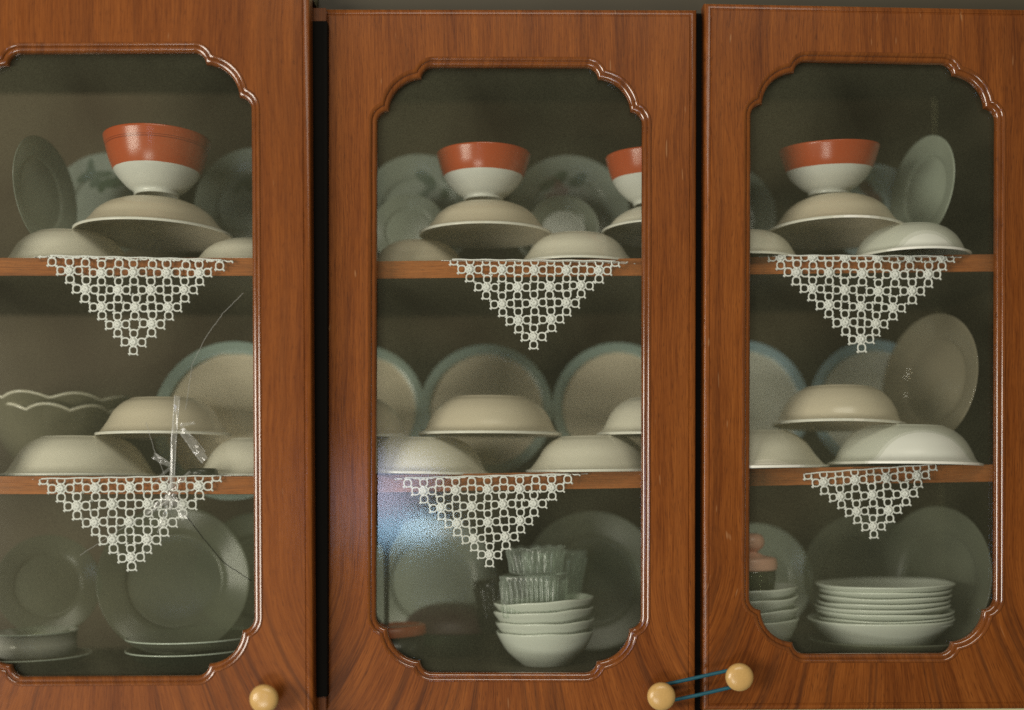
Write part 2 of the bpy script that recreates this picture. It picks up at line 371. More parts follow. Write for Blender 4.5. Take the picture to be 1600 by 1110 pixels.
def make_door(H, c, Y, yaw, roll, hw, hh, L, Rr, T, B, mat, knob, label, knoblabel):
    """hw, hh half opening; L R T B the outer edges from the centre (m); the door is one framed board with a hole"""
    th = 0.019
    px = lambda v: v * (D + Y) / F
    mmx = 0.001
    inner = opening(hw, hh, 7.2 * mmx)
    rings = [(8.2, 0.0), (7.4, -0.9), (6.6, -0.9), (5.9, -0.1), (3.2, -0.35), (1.2, -1.5), (0.3, -3.2), (0, -5.2), (0, -th * 1000 + 1), (0.8, -th * 1000)]
    bm = bmesh.new()
    def rect(i):
        i *= mmx; return [(-L + i, T - i), (Rr - i, T - i), (Rr - i, -B + i), (-L + i, -B + i)]
    n = len(inner)
    hole = [bm.verts.new((x, 0, z)) for x, z in inner]; hole_b = [bm.verts.new((x, th, z)) for x, z in inner]
    he = [bm.edges.new((hole[i], hole[(i + 1) % n])) for i in range(n)]
    hb = [bm.edges.new((hole_b[i], hole_b[(i + 1) % n])) for i in range(n)]
    for i in range(n): bm.faces.new((hole[i], hole[(i + 1) % n], hole_b[(i + 1) % n], hole_b[i]))
    prev = None
    for k, (ins, h) in enumerate(rings):
        vs_ = [bm.verts.new((x, -h * mmx, z)) for x, z in rect(ins)]
        if prev is None: re = [bm.edges.new((vs_[i], vs_[(i + 1) % 4])) for i in range(4)]
        else:
            for i in range(4): bm.faces.new((prev[i], prev[(i + 1) % 4], vs_[(i + 1) % 4], vs_[i]))
        prev = vs_
    rb = [bm.edges.get((prev[i], prev[(i + 1) % 4])) for i in range(4)]
    bmesh.ops.triangle_fill(bm, edges=he + re, use_beauty=True); bmesh.ops.triangle_fill(bm, edges=hb + rb, use_beauty=True)
    me = bpy.data.meshes.new('door'); bm.to_mesh(me); bm.free(); me.materials.append(mat); autosmooth(me, 25)
    door = ob('door', me, None, c, (0, R_(roll), R_(yaw))); keep(door, H); door['label'] = label
    # moulding
    prof = [(1.2, -9.0), (0.0, -8.2), (0.0, -4.4), (0.35, -3.2), (1.0, -2.2), (2.0, -1.45), (3.1, -1.1), (4.3, -1.0), (4.7, -1.45), (5.1, -1.45), (5.3, -0.7), (5.9, 0.05), (6.8, 0.62), (7.9, 0.92), (8.8, 0.95), (9.3, 0.5), (9.5, -0.6)]
    vv, ff = [], []
    for d, h in prof:
        for x, z in opening(hw, hh, d * mmx): vv.append((x, -h * mmx * 1, z))
    for k in range(len(prof) - 1):
        for i in range(n):
            j = (i + 1) % n; ff.append((k * n + i, k * n + j, (k + 1) * n + j, (k + 1) * n + i))
    me = mesh('moulding', vv, ff, M['mould']); autosmooth(me, 35)
    ob('moulding', me, door)
    # pane
    pl = opening(hw, hh, 3.0 * mmx); m = len(pl)
    vv = [(x, 0.0095, z) for x, z in pl] + [(x, 0.0125, z) for x, z in pl]
    bm = bmesh.new(); a = [bm.verts.new(v) for v in vv]
    bm.faces.new(a[:m]); bm.faces.new(a[m:][::-1])
    for i in range(m): bm.faces.new((a[i], a[(i + 1) % m], a[m + (i + 1) % m], a[m + i]))
    bmesh.ops.recalc_face_normals(bm, faces=bm.faces)
    me = bpy.data.meshes.new('glass_pane'); bm.to_mesh(me); bm.free(); me.materials.append(M['pane'])
    ob('glass_pane', me, door)
    # knob: stem and head in one turned piece
    kp = smoothprof([(0.0, 0.0), (0.0062, 0.0), (0.0058, 0.006), (0.0056, 0.011), (0.0085, 0.0135), (0.0130, 0.0165), (0.0147, 0.0205), (0.0138, 0.0245), (0.0100, 0.0272), (0.0045, 0.0284), (0.0, 0.0286)], 4)
    me = lathe('knob', kp, M['knob'], 40)
    kw = P(knob[0], knob[1], Y + knob[2] - 0.02)
    kk = ob('knob', me, None, (kw.x, Y + knob[2], kw.z), (R_(90), 0, 0)); keep(kk, door); kk['label'] = knoblabel
    return door
s0 = D / F
s1 = (D - .033) / F
d1 = make_door(H, P(168, 569, -.033), -.033, 0, -0.32, 226 * s1, 488.5 * s1, 330 * s1, 319 * s1, 588 * s1, 570 * s1, M['door1'], (413, 1092, 0.0),
               'ajar left door with a cracked pane', 'round beech knob near the bottom right corner')
d2 = make_door(H, P(795.5, 577.5, 0), 0, 0, 0.12, 207.5 * s0, 474.5 * s0, 295 * s0, 292.5 * s0, 564 * s0, 545 * s0, M['door2'], (1033, 1088, 0.0),
               'middle door with a clear reflection low on its pane', 'round beech knob holding the lower end of the teal band')
s3 = (D + .014) / F
d3 = make_door(H, P(1366, 559, .014), .014, 2.4, 0.15, 194.5 * s3, 463.0 * s3, 268.5 * s3, 300 * s3, 550 * s3, 551 * s3, M['door3'], (1155, 1058, -0.009),
               'right door hung slightly higher than its neighbour', 'round beech knob holding the upper end of the teal band')

# teal elastic looped round two knob stems
a = P(1033, 1088, -.02); b = P(1155, 1058, -.015)
a = Vector((a.x, -.0085, a.z)); b = Vector((b.x, -.0135, b.z))
t = (b - a).normalized(); nrm = Vector((-t.z, 0, t.x)).normalized(); ra = .0088
path = []
for i in range(13):
    an = math.pi / 2 + math.pi * i / 12; path.append(a + t * math.cos(an) * ra + nrm * math.sin(an) * ra)
for i in range(1, 8): path.append(a - nrm * ra + (b - a) * i / 8 + Vector((0, 0, -.0006 * math.sin(math.pi * i / 8))))
for i in range(13):
    an = -math.pi / 2 + math.pi * i / 12; path.append(b + t * math.cos(an) * ra + nrm * math.sin(an) * ra)
for i in range(1, 8): path.append(b + nrm * ra + (a - b) * i / 8)
vv, ff = [], []; tube(vv, ff, path, 0.0020, 8, True)
tag(ob('elastic_band', mesh('elastic_band', vv, ff, M['band'], True)), 'teal elastic band looped round the two neighbouring door knobs', 'elastic band')

# ------------------------------------------------------------------ shelf heights in the world
W2, W1 = F2, F1
def shelf_z(cab, lvl, x, Y):
    z = {1: S1, 2: 0.0, 3: -0.216}[lvl]
    if cab == 1: return W1.translation.z + z
    o = W2.translation; return o.z + z + (x - o.x) * math.tan(R_(1.03))
ROLL = {1: 0.0, 2: R_(-1.03)}

# ------------------------------------------------------------------ dishes
def plateau_profile(R, H, foot=.50, th=.0025):
    o = [(0.0, H * .90), (R * (foot - .06), H * .90), (R * (foot - .03), H), (R * foot, H), (R * (foot + .03), H * .965), (R * (foot + .13), H * .87), (R * (foot + .25), H * .66), (R * (foot + .335), H * .40),
         (R * .895, H * .19), (R * .94, H * .095), (R * .985, H * .045 + .0012), (R, 0.0028)]
    o = [(0, H * .90), (R * (foot - .07), H * .90)] + smoothprof(o[2:], 4)
    i = smoothprof([(R, 0.0004), (R * .985, 0.0), (R * .93, H * .09), (R * .87, H * .21), (R * (foot + .25), H * .48), (R * (foot + .12), H * .72), (R * foot * .8, H * .82), (0, H * .83)], 3)
    return o + i
def inv_bowl(cab, lvl, x0, x1, top, rim, Yc, mat, label, group='upside down soup bowls', on_shelf=True, tilt=0.0, dz=0.0):
    R = (x1 - x0) / 2 * (D + Yc) / F; x = ((x0 + x1) / 2 - 800) * (D + Yc) / F
    zr = (HOR - rim) * (D + Yc - R) / F; zt = (HOR - top) * (D + Yc - .45 * R) / F
    if on_shelf: zr = shelf_z(cab, lvl, x, Yc) + .0009
    H = max(zt - zr, .02)
    col = {'cream': (0.76, 0.72, 0.60, 1), 'warm': (0.68, 0.60, 0.46, 1), 'white': (0.68, 0.69, 0.61, 1)}[mat]
    mat = porcelain(mat + ' porcelain', col, 0.26, band=[(R * .962, R * 1.05, (0.84, 0.83, 0.76, 1), .9), (R * .88, R * .935, tuple(c * .72 for c in col[:3]) + (1,), .5)])  # light caught by the lip and shade above it painted as rings
    me = lathe('soup_bowl', plateau_profile(R, H, random.uniform(.47, .53)), mat, 72, lambda a, r, z: (r * (1 + .004 * math.sin(2 * a + x * 40)), z))
    o = ob('soup_bowl', me, None, (x, Yc, zr + dz), (R_(random.uniform(-.3, .3)), ROLL[cab] + R_(tilt), random.uniform(0, 6)))
    return tag(o, label, 'bowl', group)
O = False
C_, CW = 'cream', 'warm'  # warm puts the tint from lighting on upper bowls into their colour
# left door
inv_bowl(1, 1, 5, 215, 358, 401, .085, C_, 'upside down cream soup bowl at the left end of the left door top shelf')
inv_bowl(1, 1, 293, 500, 372, 404, .085, C_, 'upside down cream soup bowl half hidden by the frame on the left door top shelf')
inv_bowl(1, 1, 120, 362, 306, 343, .085, CW, 'upside down cream soup bowl directly under the orange banded bowl in the left door', on_shelf=O, tilt=1.0)
inv_bowl(1, 2, 8, 245, 681, 742, .085, C_, 'wide upside down cream soup bowl resting on the left door middle shelf above the doily')
inv_bowl(1, 2, 308, 520, 684, 743, .085, C_, 'upside down cream soup bowl right of the tape on the left door middle shelf')
inv_bowl(1, 2, 153, 362, 620, 677, .085, CW, 'upside down cream soup bowl bridging two others behind the clear tape on the cracked pane', on_shelf=O)
# middle door
inv_bowl(2, 1, 573, 734, 375, 409, .11, CW, 'upside down cream soup bowl at the far left of the middle door top shelf')
inv_bowl(2, 1, 805, 998, 361, 406, .09, C_, 'upside down cream soup bowl right of the middle door top shelf above the doily')
inv_bowl(2, 1, 655, 863, 312, 347, .10, CW, 'upside down soup bowl under the fully visible orange banded bowl in the middle door', on_shelf=O)
inv_bowl(2, 1, 940, 1140, 320, 345, .10, C_, 'upside down soup bowl under the half hidden orange banded bowl of the middle door', on_shelf=O)
inv_bowl(2, 2, 552, 768, 683, 742, .09, C_, 'upside down cream soup bowl behind the bluish reflection in the middle door')
inv_bowl(2, 2, 822, 1030, 680, 742, .09, C_, 'bright upside down cream soup bowl on the right of the middle door second shelf')
inv_bowl(2, 2, 655, 877, 617, 675, .10, CW, 'upside down cream soup bowl in front of the central blue rimmed plate', on_shelf=O)
inv_bowl(2, 2, 932, 1140, 619, 676, .10, C_, 'upside down cream soup bowl at the right frame on the middle door second shelf', on_shelf=O)
inv_bowl(2, 2, 455, 640, 622, 680, .12, CW, 'upside down cream soup bowl just peeping out at the left frame of the middle door', on_shelf=O)
# right door
inv_bowl(2, 1, 1075, 1252, 360, 403, .09, C_, 'upside down cream soup bowl at the left frame on the right door top shelf')
inv_bowl(2, 1, 1328, 1513, 349, 397, .08, 'white', 'upside down white soup bowl in front of the leaning plate, right door top shelf')
inv_bowl(2, 1, 1198, 1413, 303, 343, .10, CW, 'upside down soup bowl under the tilted orange banded bowl in the right door', on_shelf=O, tilt=-.6)
inv_bowl(2, 2, 1050, 1292, 672, 737, .10, C_, 'upside down cream soup bowl at the left edge of the right door middle shelf')
inv_bowl(2, 2, 1295, 1530, 664, 725, .085, 'white', 'brightest upside down soup bowl, at the right of the right door middle shelf')
inv_bowl(2, 2, 1208, 1412, 603, 661, .10, CW, 'upside down cream soup bowl before the blue rimmed plate behind the right door', on_shelf=O, tilt=-.8)

# orange banded tea bowls
def tea_bowl(cab, x0, x1, rimtop, base, Yc, bandfrac, label, tilt=0.0, stripe=False, mat=None):
    R = (x1 - x0) / 2 * (D + Yc) / F; x = ((x0 + x1) / 2 - 800) * (D + Yc) / F
    zb = (HOR - base) * (D + Yc) / F; zt = (HOR - rimtop) * (D + Yc - R * .97) / F; H = zt - zb
    zb0 = zb
    p = [(0, H * .04), (R * .36, H * .04), (R * .37, 0.0), (R * .42, 0.0), (R * .43, H * .07), (R * .56, H * .16), (R * .76, H * .36), (R * .88, H * .58), (R * .95, H * .80), (R, H * .985)]
    p = p[:3] + smoothprof(p[3:], 4) + smoothprof([(R * .99, H), (R * .965, H * .97), (R * .91, H * .78), (R * .83, H * .56), (R * .70, H * .35), (R * .45, H * .16), (0, H * .1)], 3)
    orange = (0.47, 0.085, 0.024, 1); dk = (0.24, 0.035, 0.012, 1)
    bz = [(H * bandfrac, 1.0, orange)]
    if stripe: bz += [(H * .80, H * .815, dk), (H * .835, H * .845, dk)]
    m = porcelain('orange banded porcelain', (0.70, 0.71, 0.66, 1), 0.24, bandz=bz)
    me = lathe('tea_bowl', p, m, 64)
    return tag(ob('tea_bowl', me, None, (x, Yc, zb), (0, R_(tilt), 1.3)), label, 'bowl', 'orange banded bowls')
tea_bowl(1, 163, 327, 194, 308, .075, .42, 'orange banded white bowl with a thin darker ring, behind the left door', 1.5, True)
tea_bowl(2, 682, 829, 222, 314, .10, .50, 'orange banded white bowl standing level in the middle door')
tea_bowl(2, 947, 1094, 226, 322, .10, .52, 'orange banded white bowl cut off by the right frame of the middle door', -2.0)
tea_bowl(2, 1219, 1372, 212, 305, .10, .52, 'orange banded white bowl tilting down to its left, behind the right door', -5.5)

# standing plates
def plate(name, px, py, rpx, Y, mat, label, group, yaw=0.0, lean=7.0, depth=.16, cat='plate', well=.62, zoff=None):
    R = rpx * (D + Y) / F; h = R * depth
    p = [(0, h * .28), (R * .30, h * .28), (R * well * .98, h * .26), (R * well * 1.06, h * .42), (R * .86, h * .80), (R * .985, h), (R, h * .96), (R * .99, h * .88), (R * .85, h * .62), (R * well * 1.08, h * .22), (R * well * .95, 0.0), (R * .3, 0.0), (0, 0.0)]
    me = lathe(name, p[:1] + smoothprof(p[1:-1], 3) + p[-1:], mat, 72)
    c = P(px, py, Y)
    o = ob(name, me, None, c); o.rotation_mode = 'XYZ'
    o.rotation_euler = (Matrix.Rotation(R_(yaw), 4, 'Z') @ Matrix.Rotation(R_(90 - lean), 4, 'X')).to_euler()
    return tag(o, label, cat, group)
def leafy(seed, R, cols, n=6, cx=0.0, cy=0.5, spread=.30):
    rr = random.Random(seed); out = []
    for i in range(n):
        out.append((R * (cx + rr.uniform(-spread, spread)), R * (cy + rr.uniform(-spread, spread) * .55), R * rr.uniform(.09, .2), R * rr.uniform(.05, .1), rr.uniform(0, 3), cols[i % len(cols)]))
    return out
G1 = (0.09, 0.13, 0.09, 1); G2 = (0.12, 0.16, 0.125, 1); RD = (0.20, 0.10, 0.085, 1)
RP = .075
def decor_plate(seed, col=(0.30, 0.34, 0.29, 1), cols=(G1, G2, RD), n=7, **kw):
    return porcelain('patterned porcelain', col, .25, decor=leafy(seed, RP, cols, n, **kw))
GP = 'patterned plates standing at the back'
plate('dinner_plate', 168, 325, 84, .20, decor_plate(1, cx=-.05, cols=(G2, G1)), 'green leaf patterned plate standing left behind the orange banded bowl of the left door', GP)
plate('dinner_plate', 400, 325, 92, .20, decor_plate(2), 'grey patterned plate half hidden by the right frame of the left door, top shelf', GP)
plate('dinner_plate', 655, 335, 92, .22, decor_plate(3, cx=.35, cols=(G1, G2)), 'dark leaf patterned plate standing left of the orange banded bowl in the middle door', GP)
plate('dinner_plate', 888, 340, 95, .22, decor_plate(4, cx=-.1, cols=(RD, G1)), 'dark leaf patterned plate standing right of the orange banded bowl in the middle door', GP)
plate('dinner_plate', 1362, 336, 78, .20, decor_plate(5, (0.42, 0.52, 0.54, 1), cx=-.15, cy=.35, cols=(RD, G1), n=5), 'pale blue plate with a small red flower behind the tilted orange banded bowl', GP)
plate('dinner_plate', 1128, 340, 82, .22, decor_plate(6), 'grey green plate barely showing at the left edge of the right door top shelf', GP)
plate('saucer', 640, 362, 58, .185, M['palegreen'], 'small grey saucer leaning before the leaf patterned plate left in the middle door', 'saucers leaning on the patterned plates', lean=9, cat='saucer')
plate('saucer', 880, 362, 56, .185, M['palegreen'], 'small grey saucer leaning before the leaf patterned plate right in the middle door', 'saucers leaning on the patterned plates', lean=9, cat='saucer')
plate('dinner_plate', 60, 305, 88, .10, M['palegreen'], 'plain pale plate turned sideways at the far left of the left door top shelf', 'plates turned sideways', yaw=79, lean=4)
plate('dinner_plate', 1450, 300, 84, .14, M['palegreen'], 'plain pale green plate turned sideways at the right end of the right door top shelf', 'plates turned sideways', yaw=-74, lean=5)
BL = (0.16, 0.34, 0.36, 1)
def blue_rim(R, col=(0.68, 0.60, 0.45, 1), bc=BL):
    return porcelain('blue rimmed porcelain', col, .25, band=[(R * .83, R * 1.1, bc, .8), (R * .885, R * .905, (0.40, 0.48, 0.42, 1), .4)])
GB = 'blue rimmed plates standing at the back'
RB = 103 * (D + .22) / F
bt = (0.22, 0.35, 0.33, 1); bb = (0.27, 0.47, 0.58, 1)
plate('dinner_plate', 366, 658, 125, .16, blue_rim(125 * (D + .16) / F, bc=bt), 'largest blue green rimmed plate, standing behind the left door beside the crack', GB, depth=.07, well=.80)
plate('dinner_plate', 562, 642, 103, .22, blue_rim(RB, bc=bt), 'blue green rimmed plate cut by the left frame of the middle door', GB, depth=.07, well=.80)
plate('dinner_plate', 760, 641, 103, .22, blue_rim(RB, bc=bt), 'blue green rimmed plate in the centre of the middle door', GB, depth=.07, well=.80)
plate('dinner_plate', 966, 638, 103, .22, blue_rim(RB, bc=bt), 'blue green rimmed plate cut by the right frame of the middle door', GB, depth=.07, well=.80)
plate('dinner_plate', 1160, 635, 103, .22, blue_rim(RB, (0.72, 0.72, 0.63, 1), bb), 'blue rimmed plate cut by the left frame of the right door', GB, depth=.07, well=.80)
plate('dinner_plate', 1368, 635, 104, .22, blue_rim(RB, (0.72, 0.72, 0.63, 1), bb), 'blue rimmed plate under the doily tip behind the right door', GB, depth=.07, well=.80)
plate('glass_plate', 1466, 597, 104, .15, M['glass_brown'], 'large brown tinted glass plate turned sideways on the right door middle shelf', 'plates turned sideways', yaw=-67, lean=6, depth=.2)
GG = 'glass plates standing on the cabinet floor'
plate('glass_plate', 75, 915, 78, .14, M['glass_shiny'], 'dark smoky glass plate standing at the bottom left of the left door', GG, yaw=25)
plate('glass_plate', 275, 908, 116, .12, M['glass_shiny'], 'big round smoky glass plate standing behind the doily tip in the left door', GG, yaw=6, depth=.22)
plate('glass_plate', 405, 900, 98, .19, M['glass_grey'], 'smoky glass plate mostly hidden by the right frame of the left door, bottom shelf', GG)
plate('glass_plate', 676, 908, 100, .22, M['palegreen'], 'grey plate standing behind the doily tip and the mauve dish in the middle door', GG)
plate('glass_plate', 925, 908, 108, .20, M['glass_grey'], 'smoky glass plate standing behind the stacked glass dishes in the middle door', GG)
plate('glass_plate', 1180, 905, 86, .22, M['palegreen'], 'grey green plate standing behind the pink lidded jar in the right door', GG)
plate('glass_plate', 1348, 900, 96, .22, M['glass_grey'], 'smoky green plate standing behind the tall plate stack', GG)
plate('glass_plate', 1470, 905, 112, .16, M['glass_grey'], 'big smoky glass plate with a bright rim at the bottom right of the right door', GG, yaw=-60, depth=.2)

# upright stacks
def dish(name, px, rpx, zb, Yc, H, mat, label, group, foot=.45, wav=.0, nw=9, tilt=(0, 0), cat='bowl', cab=2, lip=True, seed=0):
    R = rpx * (D + Yc) / F; x = (px - 800) * (D + Yc) / F
    p = [(R * foot, 0.0), (R * (foot + .04), H * .04), (R * .78, H * .42), (R * .93, H * .78), (R, H), (R * .995, H + .0015), (R * .975, H + .0012), (R * .90, H * .78), (R * .74, H * .46), (R * foot, H * .14), (0, H * .12)]
    f = lambda a, r, z: (r * (1 + (.5 * wav / max(R, .01)) * (z / H) * math.sin(nw * a + seed)), z + wav * (max(z, 0) / H) ** 2 * (math.sin(nw * a + seed) * .6 + math.sin(3 * a + seed * 2) * .7))
    me = lathe(name, [(0, .0)] + smoothprof(p[:-1], 3) + p[-1:], mat, 90, f)
    return tag(ob(name, me, None, (x, Yc, zb), (R_(tilt[0]), ROLL[cab] + R_(tilt[1]), 0)), label, cat, group)
zf = shelf_z(2, 3, (852 - 800) * 1.38 / F, .08)
sb = [(853, 76, .0370, 0.0, 'lowest and deepest pale bowl in the stack of four under the pressed glass dishes', (0, -1)),
      (853, 77, .0300, .0190, 'third pale bowl from the top in the stack under the pressed glass dishes', (0, -2.0)),
      (851, 78, .0285, .0330, 'second pale bowl from the top in the stack under the pressed glass dishes', (0, -3.0)),
      (852, 78, .0260, .0465, 'topmost pale bowl of the stack, carrying the pressed glass dishes', (0, -4.0))]
for i, (px, r, H, dz, lab, tl) in enumerate(sb):
    dish('small_bowl', px, r, zf + dz, .085, H, M['whitecool'], lab, 'pale bowls stacked under the glass dishes', tilt=(-1, tl[1] + 1), wav=.0006, nw=7, seed=i)
zl = shelf_z(2, 3, (1180 - 800) * 1.4 / F, .1)
names = ['lowest', 'third from the top', 'second from the top', 'topmost']
for i in range(4):
    dish('small_bowl', 1176, 74 - i, zl + [0, .024, .038, .052][i] + .004, .10, [.040, .028, .027, .024][i], M['whitecool'],
         names[i] + ' of the four greenish bowls stacked under the pink lidded jar', 'greenish bowls stacked under the jar', tilt=(0, -2.5), wav=.0006, nw=6, seed=i * 2)
# tall stack of plates
xs = 1378; zs = shelf_z(2, 3, (xs - 800) * 1.41 / F, .10)
dish('serving_plate', 1385, 118, zs, .125, .018, M['glass_grey'], 'widest flat dish at the bottom of the tall plate stack', 'dishes in the tall plate stack', cat='plate', foot=.6, wav=.0006, nw=2)
dish('serving_bowl', 1376, 110, zs + .008, .115, .034, M['whitecool'], 'deep pale bowl carrying the tall plate stack', 'dishes in the tall plate stack', foot=.58, wav=.0003, nw=3)
ordn = ['lowest small plate in the tall stack, inside the deep pale bowl', 'seventh plate down from the top of the tall stack', 'sixth plate down from the top of the tall stack', 'fifth plate down from the top of the tall stack',
        'fourth plate down from the top of the tall stack', 'third plate down from the top of the tall stack', 'second plate down from the top of the tall stack', 'topmost plate of the tall stack behind the right door']
for i in range(8):
    dish('small_plate', 1380 + random.uniform(-3, 3), 103 + random.uniform(-4, 3), zs + .0195 + i * .0062 + random.uniform(-.0005, .0005), .115, .019, M['whitecool'], ordn[i],
         'dishes in the tall plate stack', cat='plate', foot=.5, wav=.0004, nw=5, seed=i * 1.7, tilt=(0, random.uniform(-.4, 1.0)))

# pressed glass dishes on the bowls
zt = zf + .0465 + .010
def ribbed(name, px, rpx, zb, Yc, H, n, flare, mat, label, group, amp=.035, squareness=0.0, cab=2, rimw=0.0, cat='glass dish'):
    R = rpx * (D + Yc) / F; x = (px - 800) * (D + Yc) / F
    def f(a, r, z):
        k = 1 + amp * (abs(math.sin(n * a / 2)) - .5) * (1 if .08 * H < z < .86 * H and r > R * .5 else 0)
        if squareness:
            c, s = abs(math.cos(a + .25)), abs(math.sin(a + .25)); q = (c ** 5 + s ** 5) ** (-1 / 5); k *= 1 + squareness * (q - 1)
        return r * k, z + (rimw * math.cos(n * a / 2) if z > .9 * H else 0)
    p = [(0, 0), (R * flare * .9, 0), (R * flare, H * .05), (R * (flare * .93 + .07), H * .09), (R * (flare * .5 + .47), H * .5), (R * .97, H * .85), (R * .97, H * .88), (R, H * .97), (R * .98, H), (R * .93, H * .97), (R * .9, H * .86), (R * (flare * .5 + .38), H * .5), (R * flare * .85, H * .14), (0, H * .12)]
    me = lathe(name, p, mat, 240, f)
    return tag(ob(name, me, None, (x, Yc, zb), (0, ROLL[cab] + R_(-.6), 0)), label, cat, group)
GRB = 'pressed glass dishes on the bowl stack'
ribbed('glass_box', 836, 49, zt - .001, .072, .048, 40, .93, M['pressed'], 'square ribbed clear glass dish standing on the stack of pale bowls', GRB, amp=.085, squareness=1.0)
ribbed('glass_tumbler', 838, 47, zt + .0475, .072, .030, 24, .86, M['pressed'], 'clear fluted glass dish on top of the square ribbed one', GRB, amp=.09, rimw=.0008)
ribbed('glass_tumbler', 868, 52, zt + .004, .135, .066, 26, .7, M['pressed'], 'taller fluted glass dish standing behind the square ribbed one', GRB, amp=.09)
ribbed('glass_tumbler', 775, 34, zf + .03, .15, .060, 18, .7, M['goblet'], 'dark fluted glass behind the left side of the pressed glass dishes', GRB, amp=.09)

# goblet at the left of the middle door, bottom bay
g = thing('goblet', 'dark glass goblet with a thin stem at the bottom left of the middle door', 'goblet', None, (P(604, 0, .12).x, .12, shelf_z(2, 3, P(604, 0, .12).x, .12)))
ob('bowl', lathe('bowl', smoothprof([(0.0032, .125), (0.006, .136), (.016, .152), (.0225, .172), (.0235, .195), (.0225, .195), (.0212, .172), (.015, .154), (.005, .141), (0, .138)], 3), M['goblet'], 40), g)
ob('stem', lathe('stem', smoothprof([(.0075, .004), (.0045, .018), (.0028, .05), (.0034, .125), (0, .128)], 3), M['goblet'], 20), g)
ob('foot', lathe('foot', [(0, 0), (.026, 0), (.026, .0015), (.012, .004), (.004, .010), (0, .010)], M['goblet'], 40), g)
# red brown lidded tub
xx = P(618, 0, .10).x; zz = shelf_z(2, 3, xx, .10)
g = thing('food_tub', 'low dark tub with a red brown lid at the bottom left of the middle door', 'food tub', None, (xx, .10, zz), (R_(0), R_(-3.0), 0))
ob('tub_body', lathe('tub_body', [(0, 0), (.030, 0), (.034, .034), (0, .034)], M['black'], 48), g)
ob('lid', lathe('lid', [(0, .0345), (.037, .0345), (.0375, .0365), (.037, .044), (.0355, .046), (.031, .0465), (.030, .0445), (0, .0445)], M['terracotta'], 48), g)
# mauve domed dish
xx = P(703, 0, .19).x; zz = shelf_z(2, 3, xx, .19)
g = thing('covered_dish', 'dark mauve oval dish with a domed cover, dim behind the middle door', 'dish', None, (xx, .19, zz), (0, 0, 0))
pr = smoothprof([(.056, .030), (.055, .036), (.050, .046), (.036, .056), (.018, .061), (0, .062)], 3)
me = lathe('dome', [(0, .030)] + pr, M['mauve'], 48); ob('dome', me, g)
ob('dish_base', lathe('dish_base', [(0, 0), (.036, 0), (.040, .010), (.052, .026), (.052, .0295), (0, .0295)], M['glass_dark'], 48), g)
# pink lidded jar on the bowls at the left of the right door
xx = P(1176, 0, .10).x; zz = zl + .052 + .009 + .004
g = thing('sugar_jar', 'glass jar with a pink knobbed lid on the greenish bowls in the right door', 'jar', None, (xx, .10, zz), (0, R_(-1.5), 0))
ob('jar_body', lathe('jar_body', smoothprof([(0, 0), (.021, 0), (.024, .006), (.026, .022), (.0265, .034), (.0255, .036), (0, .036)], 2), M['jar'], 40), g)
ld = ob('lid', lathe('lid', smoothprof([(.0265, .0362), (.0285, .038), (.0285, .046), (.026, .0505), (.014, .053), (.009, .056), (0, .056)], 3), M['pink'], 40), g)
ob('lid_knob', lathe('lid_knob', smoothprof([(.008, .055), (.0075, .058), (.0135, .063), (.0150, .070), (.0110, .077), (0, .079)], 3), M['pink'], 32), ld)
# scalloped opal glass bowls at the left of the left door, middle shelf
def scallop(px, rpx, base, rimtop, Yc, n, ph, label):
    R = rpx * (D + Yc) / F; x = (px - 800) * (D + Yc) / F; zb = shelf_z(1, 2, x, Yc) + base; zt_ = (HOR - rimtop) * (D + Yc - R) / F; H = zt_ - zb
    def f(a, r, z):
        q = max(z, 0) / H; return r * (1 + .07 * q * q * abs(math.sin(n * a / 2 + ph))), z + .0065 * q ** 3 * (abs(math.sin(n * a / 2 + ph)) - .5)
    p = smoothprof([(R * .42, 0), (R * .46, H * .06), (R * .70, H * .40), (R * .86, H * .72), (R, H), (R * .985, H + .002), (R * .96, H * .99), (R * .82, H * .70), (R * .64, H * .40), (R * .40, H * .12)], 4)
    me = lathe('scalloped_bowl', [(0, 0.0)] + p + [(0, H * .1)], M['scallop'], 144, f)
    o = tag(ob('scalloped_bowl', me, None, (x, Yc, zb), (0, R_(1.0), 0)), label, 'bowl', 'scalloped bowls')
    vv, ff = [], []; pt = []
    for i in range(144):
        a = 2 * math.pi * i / 144; r, z = f(a, R * .992, H + .001); pt.append((r * math.cos(a), r * math.sin(a), z))
    tube(vv, ff, pt, .0018, 6, True); ob('rim', mesh('rim', vv, ff, M['opalrim'], True), o)
    return o
scallop(92, 118, .004, 618, .20, 10, .4, 'rear of two scalloped glass bowls standing left in the left door')
scallop(96, 84, .018, 637, .17, 8, 1.2, 'front scalloped glass bowl nested in a larger one behind the left door')
# metal and glass tins at the bottom of the left door
def stack_floor(px, rpx, Yc, H, zoff, mat, label, cat, name, foot=.9):
    R = rpx * (D + Yc) / F; x = (px - 800) * (D + Yc) / F; z = shelf_z(1, 3, x, Yc) + zoff
    me = lathe(name, [(0, 0), (R * foot, 0), (R * (foot * .5 + .48), H * .5), (R * .97, H * .93), (R, H * .95), (R, H), (R * .97, H), (R * .92, H * .6), (R * foot * .9, H * .12), (0, H * .1)], mat, 72)
    o = tag(ob(name, me, None, (x, Yc, z), (0, R_(-1.2), 0)), label, cat)
    vv, ff = [], []; tube(vv, ff, [(R * .99 * math.cos(i * math.pi / 36), R * .99 * math.sin(i * math.pi / 36), H) for i in range(72)], .0011, 6, True)
    ob('rim', mesh('rim', vv, ff, M['rimlight'], True), o)
    return o
stack_floor(58, 82, .10, .012, 0.002, M['glass_dark'], 'flat dark glass dish at the bottom left of the left door', 'dish', 'glass_dish', .7)
stack_floor(58, 62, .10, .026, .015, M['steel'], 'shiny round tin on a flat dark dish at the bottom left of the left door', 'tin', 'round_tin', .96)
